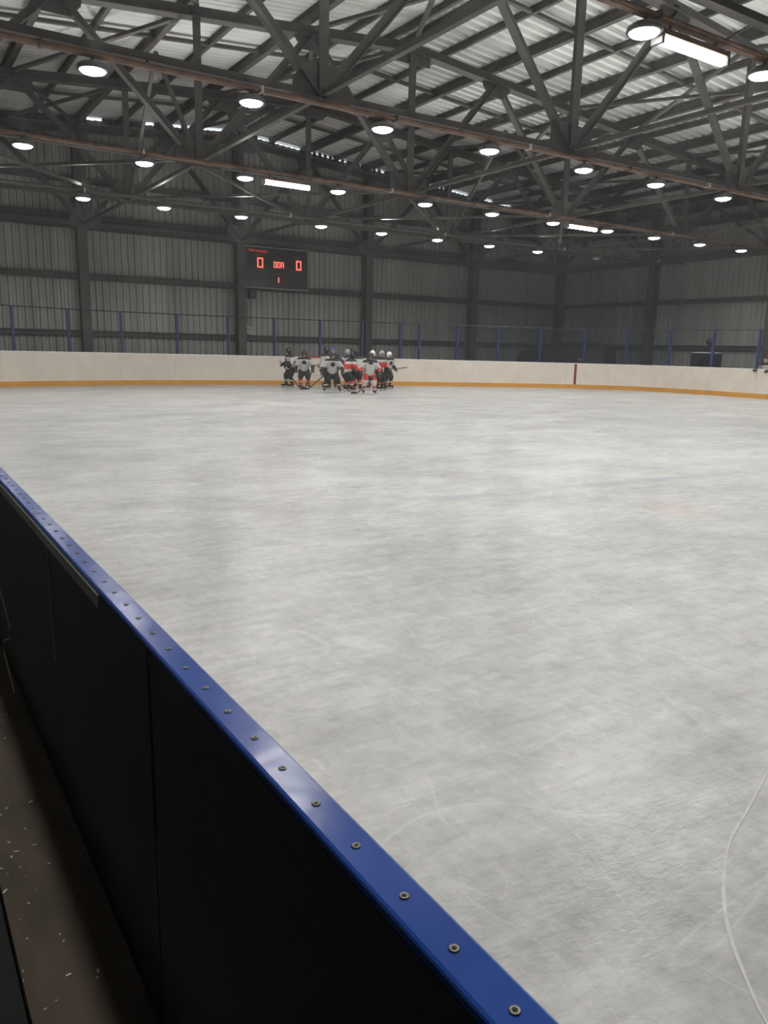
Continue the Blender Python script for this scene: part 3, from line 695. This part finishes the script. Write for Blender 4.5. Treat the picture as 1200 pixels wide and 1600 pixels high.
    # shorts
    pc = [(hip+A(0, 0, .02), R(.135), hip+A(0, 0, -.06), R(.13))]
    for i, s_ in enumerate((-1, 1)): pc += [(hips[i]+A(s_*.01, 0, -.02), R(.115), lerp(hips[i], knees[i], .85)+A(0, .0, 0), R(.10))]
    if coach: pc += [(hips[i], R(.10), knees[i], R(.085)) for i in (0, 1)]+[(knees[i], R(.08), ank[i], R(.07)) for i in (0, 1)]
    kz0 = hip.z-.13*k
    if jersey == 'bib': blob('shorts', pc, [RED, BLACK, WHITE], body, .016, lambda c: 2 if c.z < kz0-.05*k else (1 if abs(c.x) < .07*k and c.z < kz0+.07*k else 0))
    else: blob('trousers' if coach else 'shorts', pc, pants, body, .016)
    for i, s_ in enumerate((-1, 1)):
        if not coach:
            kz, az = knees[i].z, ank[i].z
            blob('sock', [(lerp(knees[i], hips[i], .12), R(.078), lerp(knees[i], ank[i], .35)+A(0, .0, 0), R(.072)), (lerp(knees[i], ank[i], .35), R(.072), lerp(knees[i], ank[i], .92), R(.05))], [sock[0], sock[1]], body, .014,
                 lambda c, kz=kz, az=az: 1 if abs((c.z-az)/(kz-az)-.42) < .13 or (c.z-az)/(kz-az) > 1.02 else 0)
        # skate / boot
        an = ank[i]; b_ = blob('skate' if not coach else 'boot', [(an+A(0, -.01, .04), R(.05), an+A(0, -.02, -.03), R(.045)), (an+A(0, -.02, -.03), R(.045), an+A(s_*.015, .10, -.045), R(.038)), (an+A(s_*.015, .10, -.045), R(.038), an+A(s_*.02, .14, -.05), R(.033))], BLACK, body, .012)
        if not coach:
            mb = MB(); y0, y1 = an.y-.07*k, an.y+.16*k; x_ = an.x+s_*.012*k
            mb.box(x_-.003, x_+.003, y0, y1, 0, .02).box(x_-.009, x_+.009, y0+.01, y0+.05, .02, .075*k).box(x_-.009, x_+.009, y1-.07, y1-.03, .02, .075*k)
            mb.build('skate_blade', BLADE, b_)
        # glove: cuff, back of the hand, four fingers and thumb
        hd = hands[i]; d = (hd-els[i]).normalized(); sd = d.cross(Vector((0, 0, 1))); sd = sd.normalized() if sd.length > .1 else Vector((1, 0, 0)); nn = sd.cross(d)
        g = [(hd-d*R(.07), R(.052), hd-d*R(.01), R(.045)), (hd-sd*R(.02), R(.036), hd+d*R(.05)-sd*R(.015), R(.032)), (hd+sd*R(.02), R(.036), hd+d*R(.05)+sd*R(.015), R(.032))]
        for q in range(4):
            b0 = hd+d*R(.05)+sd*R(-.036+.024*q); ln = (.05, .06, .055, .042)[q]
            g += [(b0, R(.0145), b0+d*R(ln*.6)-nn*R(.012), R(.0135)), (b0+d*R(ln*.6)-nn*R(.012), R(.0135), b0+d*R(ln*.45)-nn*R(.045), R(.0125))]
        g += [(hd-sd*R(.035)*s_, R(.016), hd+d*R(.045)-sd*R(.055)*s_-nn*R(.02), R(.0145))]
        blob('glove', g, gloves, body, .0095)
    # eyes
    for s_ in (-1, 1): MB().lathe([(.002, -.009*k), (.008*k, -.005*k), (.009*k, 0), (.008*k, .005*k), (.002, .009*k)], 8, (head.x+s_*.03*k, head.y+.068*k, head.z+.008*k)).build('eye', HELB, body, True)
    # helmet or cap
    if coach:
        blob('knitted_hat', [(head+A(0, -.012, .045), R(.088), head+A(0, -.015, .07), R(.072))], helmet, body, .013)
    else:
        hm_ = blob('helmet', [(head+A(0, -.012, .035), R(.098), head+A(0, -.02, .045), R(.096)), (head+A(-.055, -.02, -.03), R(.05), head+A(-.05, -.02, .03), R(.06)), (head+A(.055, -.02, -.03), R(.05), head+A(.05, -.02, .03), R(.06)), (head+A(0, -.05, -.03), R(.055), head+A(0, -.05, .03), R(.07))], helmet, body, .012)
        if cage:
            mb = MB()
            for q in range(5):
                z_ = head.z+(.035-.028*q)*k; r_ = (.088-.004*q)*k
                mb.tube([(head.x+r_*math.sin(t), head.y+.02*k+r_*math.cos(t), z_) for t in (-1.25, -.7, -.25, .25, .7, 1.25)], .0028, 5)
            for t in (-.8, -.4, 0, .4, .8): mb.tube([(head.x+.088*k*math.sin(t), head.y+.02*k+.088*k*math.cos(t), head.z+.035*k), (head.x+.074*k*math.sin(t), head.y+.02*k+.074*k*math.cos(t), head.z-.08*k)], .0028, 5)
            mb.build('face_cage', WIRE, hm_)
    cz, sz = math.cos(face), math.sin(face)
    Wd = lambda v: Vector((loc[0]+v.x*cz-v.y*sz, loc[1]+v.x*sz+v.y*cz, v.z))
    return body, [Wd(q) for q in hands]
def stick(top, bottom, bdir, label, tape=False):
    top = Vector(top); bottom = Vector(bottom); e = empty('hockey_stick', bottom); tag(e, label, 'hockey stick', 'hockey sticks in the huddle')
    MB().beam((0, 0, 0), top-bottom, P_box(.022, .03)).build('shaft', STICK, e)
    d = Vector((math.cos(bdir), math.sin(bdir), 0)); n = Vector((-d.y, d.x, 0)); v = []
    ax = (top-bottom).normalized()
    for t, hgt in ((0, .05), (.1, .065), (.2, .065), (.27, .045)):
        p = d*t+n*(t*t*.5)
        if abs(ax.z) > .5: v += [p+n*.005, p-n*.005, p-n*.005+Vector((0, 0, hgt)), p+n*.005+Vector((0, 0, hgt))]
        else: v += [p+Vector((0, 0, -.005)), p+Vector((0, 0, .005)), p+Vector((0, 0, .005))+n*hgt, p-Vector((0, 0, .005))+n*hgt]
    f = [(0, 1, 2, 3), (15, 14, 13, 12)]+[(4*i+a, 4*i+(a+1) % 4, 4*i+4+(a+1) % 4, 4*i+4+a) for i in range(3) for a in range(4)]
    obj('blade', v, f, STICKT if tape else STICK, e)
    return e
# facing angle 0 = +Y (towards the gable wall); the camera lies in direction about 2.67 rad
TC = math.atan2(-(CAM.x-1), (CAM.y+7))   # rotation that turns a figure towards the camera
P = [
 # loc, face, h, options, label
 ((-.22, -5.15), TC-1.15, 1.44, dict(sock=(BLACK, WHITE), legs=((.10, -.02), (.13, .10)), arms=((.02, .16, -.26), (.04, .18, -.24))), 'hockey player at the left end of the huddle with black socks and red hem'),
 ((.06, -5.74), TC+.05, 1.36, dict(stance=.15, arms=((.14, .10, -.34), (.12, .12, -.36)), bend=.06, lean=.09), 'hockey player second from the left facing the camera, arms apart, stick between the skates'),
 ((.55, -6.45), TC+1.9, 1.52, dict(jersey='std', sock=(NAVY, WHITE), legs=((.10, .05), (.14, -.08)), arms=((.04, .18, -.32), (.06, .14, -.34))), 'tall dark helmeted player turned away behind the front line, stick slanting left'),
 ((-.14, -8.16), TC+.12, 1.38, dict(stance=.24, sock=(BLACK, WHITE), bend=.10, lean=.14, arms=((.16, .10, -.32), (.18, .08, -.34))), 'wide legged player in white jersey with dark crest left of centre in the huddle'),
 ((1.77, -4.75), TC-.3, 1.50, dict(coach=True, jersey='coach', pants=NAVY, helmet=BLUECLOTH, gloves=NAVY), 'coach in a blue knitted hat standing behind the players'),
 ((1.75, -6.3), TC-2.0, 1.45, dict(helmet=HELG, jersey='red', lean=.16, arms=((.04, .2, -.28), (.05, .2, -.26))), 'player with grey helmet leaning in at the middle of the huddle'),
 ((.72, -7.75), TC+2.2, 1.36, dict(jersey='red', stance=.17, bend=.09, lean=.16, arms=((.05, .2, -.3), (.06, .18, -.3))), 'crouching player with red banded jersey and red socks in the middle front'),
 ((2.09, -5.64), TC+.6, 1.44, dict(arms=((.05, .1, -.36), (.05, .1, -.36))), 'player in black helmet half hidden at the back of the huddle'),
 ((1.23, -7.45), TC-2.7, 1.44, dict(stance=.13, jersey='plain', arms=((.10, .16, -.28), (.06, .14, -.3))), 'player seen from behind with plain white back, black shorts and red socks'),
 ((.51, -9.5), TC+.15, 1.36, dict(jersey='bib', pants=RED, sock=(WHITE, RED), stance=.17, bend=.08, lean=.06, legs=((.12, .10), (.20, -.02)), arms=((.12, .14, -.30), (.14, .12, -.30)), gloves=BLACK), 'front player with red shorts and white socks and black bib facing the camera'),
 ((2.3, -6.8), TC-.5, 1.42, dict(helmet=HELW, jersey='std', arms=((.05, .1, -.36), (.05, .12, -.34))), 'player with white helmet hidden behind the front player in red shorts'),
 ((2.25, -7.4), TC+.9, 1.42, dict(jersey='red', helmet=HELG, sock=(BLACK, RED), arms=((.06, .16, -.3), (.05, .14, -.3))), 'player with red elbow patch second from the right end of the huddle'),
 ((3.2, -6.45), TC+.75, 1.38, dict(helmet=HELW, sock=(BLACK, WHITE), stance=.07, legs=((.05, .06), (.09, -.03)), arms=((.04, .16, -.30), (.06, .12, -.33)), cage=True), 'player in white helmet at the right end of the huddle holding a stick sideways'),
]
hands_of = []
for (x, y), fc, h, kw, lab in P:
    b_, hd = player((x, y, 0), fc, h, lab, **kw); hands_of.append(hd)
def along(p, q, t): return Vector(p)+(Vector(q)-Vector(p))*t
stick(along((-.10, -6.1, .02), hands_of[1][0], 1.25), (-.10, -6.08, .02), 3.6, 'dark stick held upright in front of the second player from the left')
hh = hands_of[2][1]; stick(along((-.33, -6.75, .02), hh, 1.15), (-.33, -6.75, .02), 2.6, 'dark stick slanting down to the left of the tall player')
hh = hands_of[3][1]; stick(along((.62, -8.05, .02), hh, 1.1), (.62, -8.05, .02), -.3, 'dark stick beside the wide legged player', True)
hh = hands_of[9][0]; stick(along((.10, -9.35, .02), hh, 1.15), (.10, -9.35, .02), 3.3, 'dark stick held by the front player in red shorts')
hh = hands_of[12][1]; stick(along(hh, (3.85, -6.75, .80), -.3), (3.85, -6.75, .80), -.2, 'stick held sideways beyond the right end of the huddle', True)
hh = hands_of[0][1]; stick(along((.05, -5.35, .02), hh, 1.15), (.05, -5.35, .02), .4, 'dark stick of the player at the left end of the huddle')

# spectator leaning on the boards at the right edge
wx, wy = 13.93, -14.83
b_, hd = player((wx, wy, -.06), math.pi/2+.1, 1.60, 'person in pale top leaning over the boards at the right picture edge', helmet=HAIR, jersey='plain', coach=True, pants=BLACK, gloves=BLACK, arms=((.05, .34, -.14), (.02, .30, -.12)), lean=.10)
b_['group'] = 'spectators'
# someone in dark clothes behind the corner
b_, hd = player((14.0, -5.78, -.06), TC+.2, 1.42, 'person in dark clothes standing behind the corner boards', helmet=HAIR, jersey='coach', coach=True, pants=BLACK, gloves=NAVY, lean=.05)
b_['group'] = 'spectators'

# ------------------------------------------------------------------ bake the pending blobs and lettering into plain meshes
dg = bpy.context.evaluated_depsgraph_get(); dg.update()
done = []
for o, mt_, fn in PEND:
    me = bpy.data.meshes.new_from_object(o.evaluated_get(dg)); done.append((o, me, mt_, fn))
for o, me, mt_, fn in done:
    if o.type == 'FONT':
        n = bpy.data.objects.new('lettering', me); COL.objects.link(n); n.parent = o.parent; n.location = o.location; n.rotation_euler = o.rotation_euler
        n['label'] = 'lettering reading '+o.data.body
        me.materials.clear(); me.materials.append(mt_)
        bpy.data.objects.remove(o); continue
    o.modifiers.clear()
    mts = [q for q in o.data.materials]; o.data = me; me.materials.clear()
    for q in mts: me.materials.append(q)
    if fn:
        for p in me.polygons: p.material_index = fn(Vector(p.center))
    me.polygons.foreach_set('use_smooth', [True]*len(me.polygons))

# ------------------------------------------------------------------ thin cold haze that hangs in the hall
HZ = bpy.data.materials.new('cold_haze'); HZ.use_nodes = True; nt = HZ.node_tree
for n in list(nt.nodes): nt.nodes.remove(n)
ov = nt.nodes.new('ShaderNodeOutputMaterial'); vs = nt.nodes.new('ShaderNodeVolumeScatter')
vs.inputs['Density'].default_value = .0024; vs.inputs['Anisotropy'].default_value = .3; nt.links.new(vs.outputs[0], ov.inputs['Volume'])
hz = MB().box(-HW+.1, 17.9, YF+.1, -.65, .02, 8.0).build('haze', HZ); hz['kind'] = 'stuff'; tag(hz, 'thin cold haze in the air of the hall', 'haze')
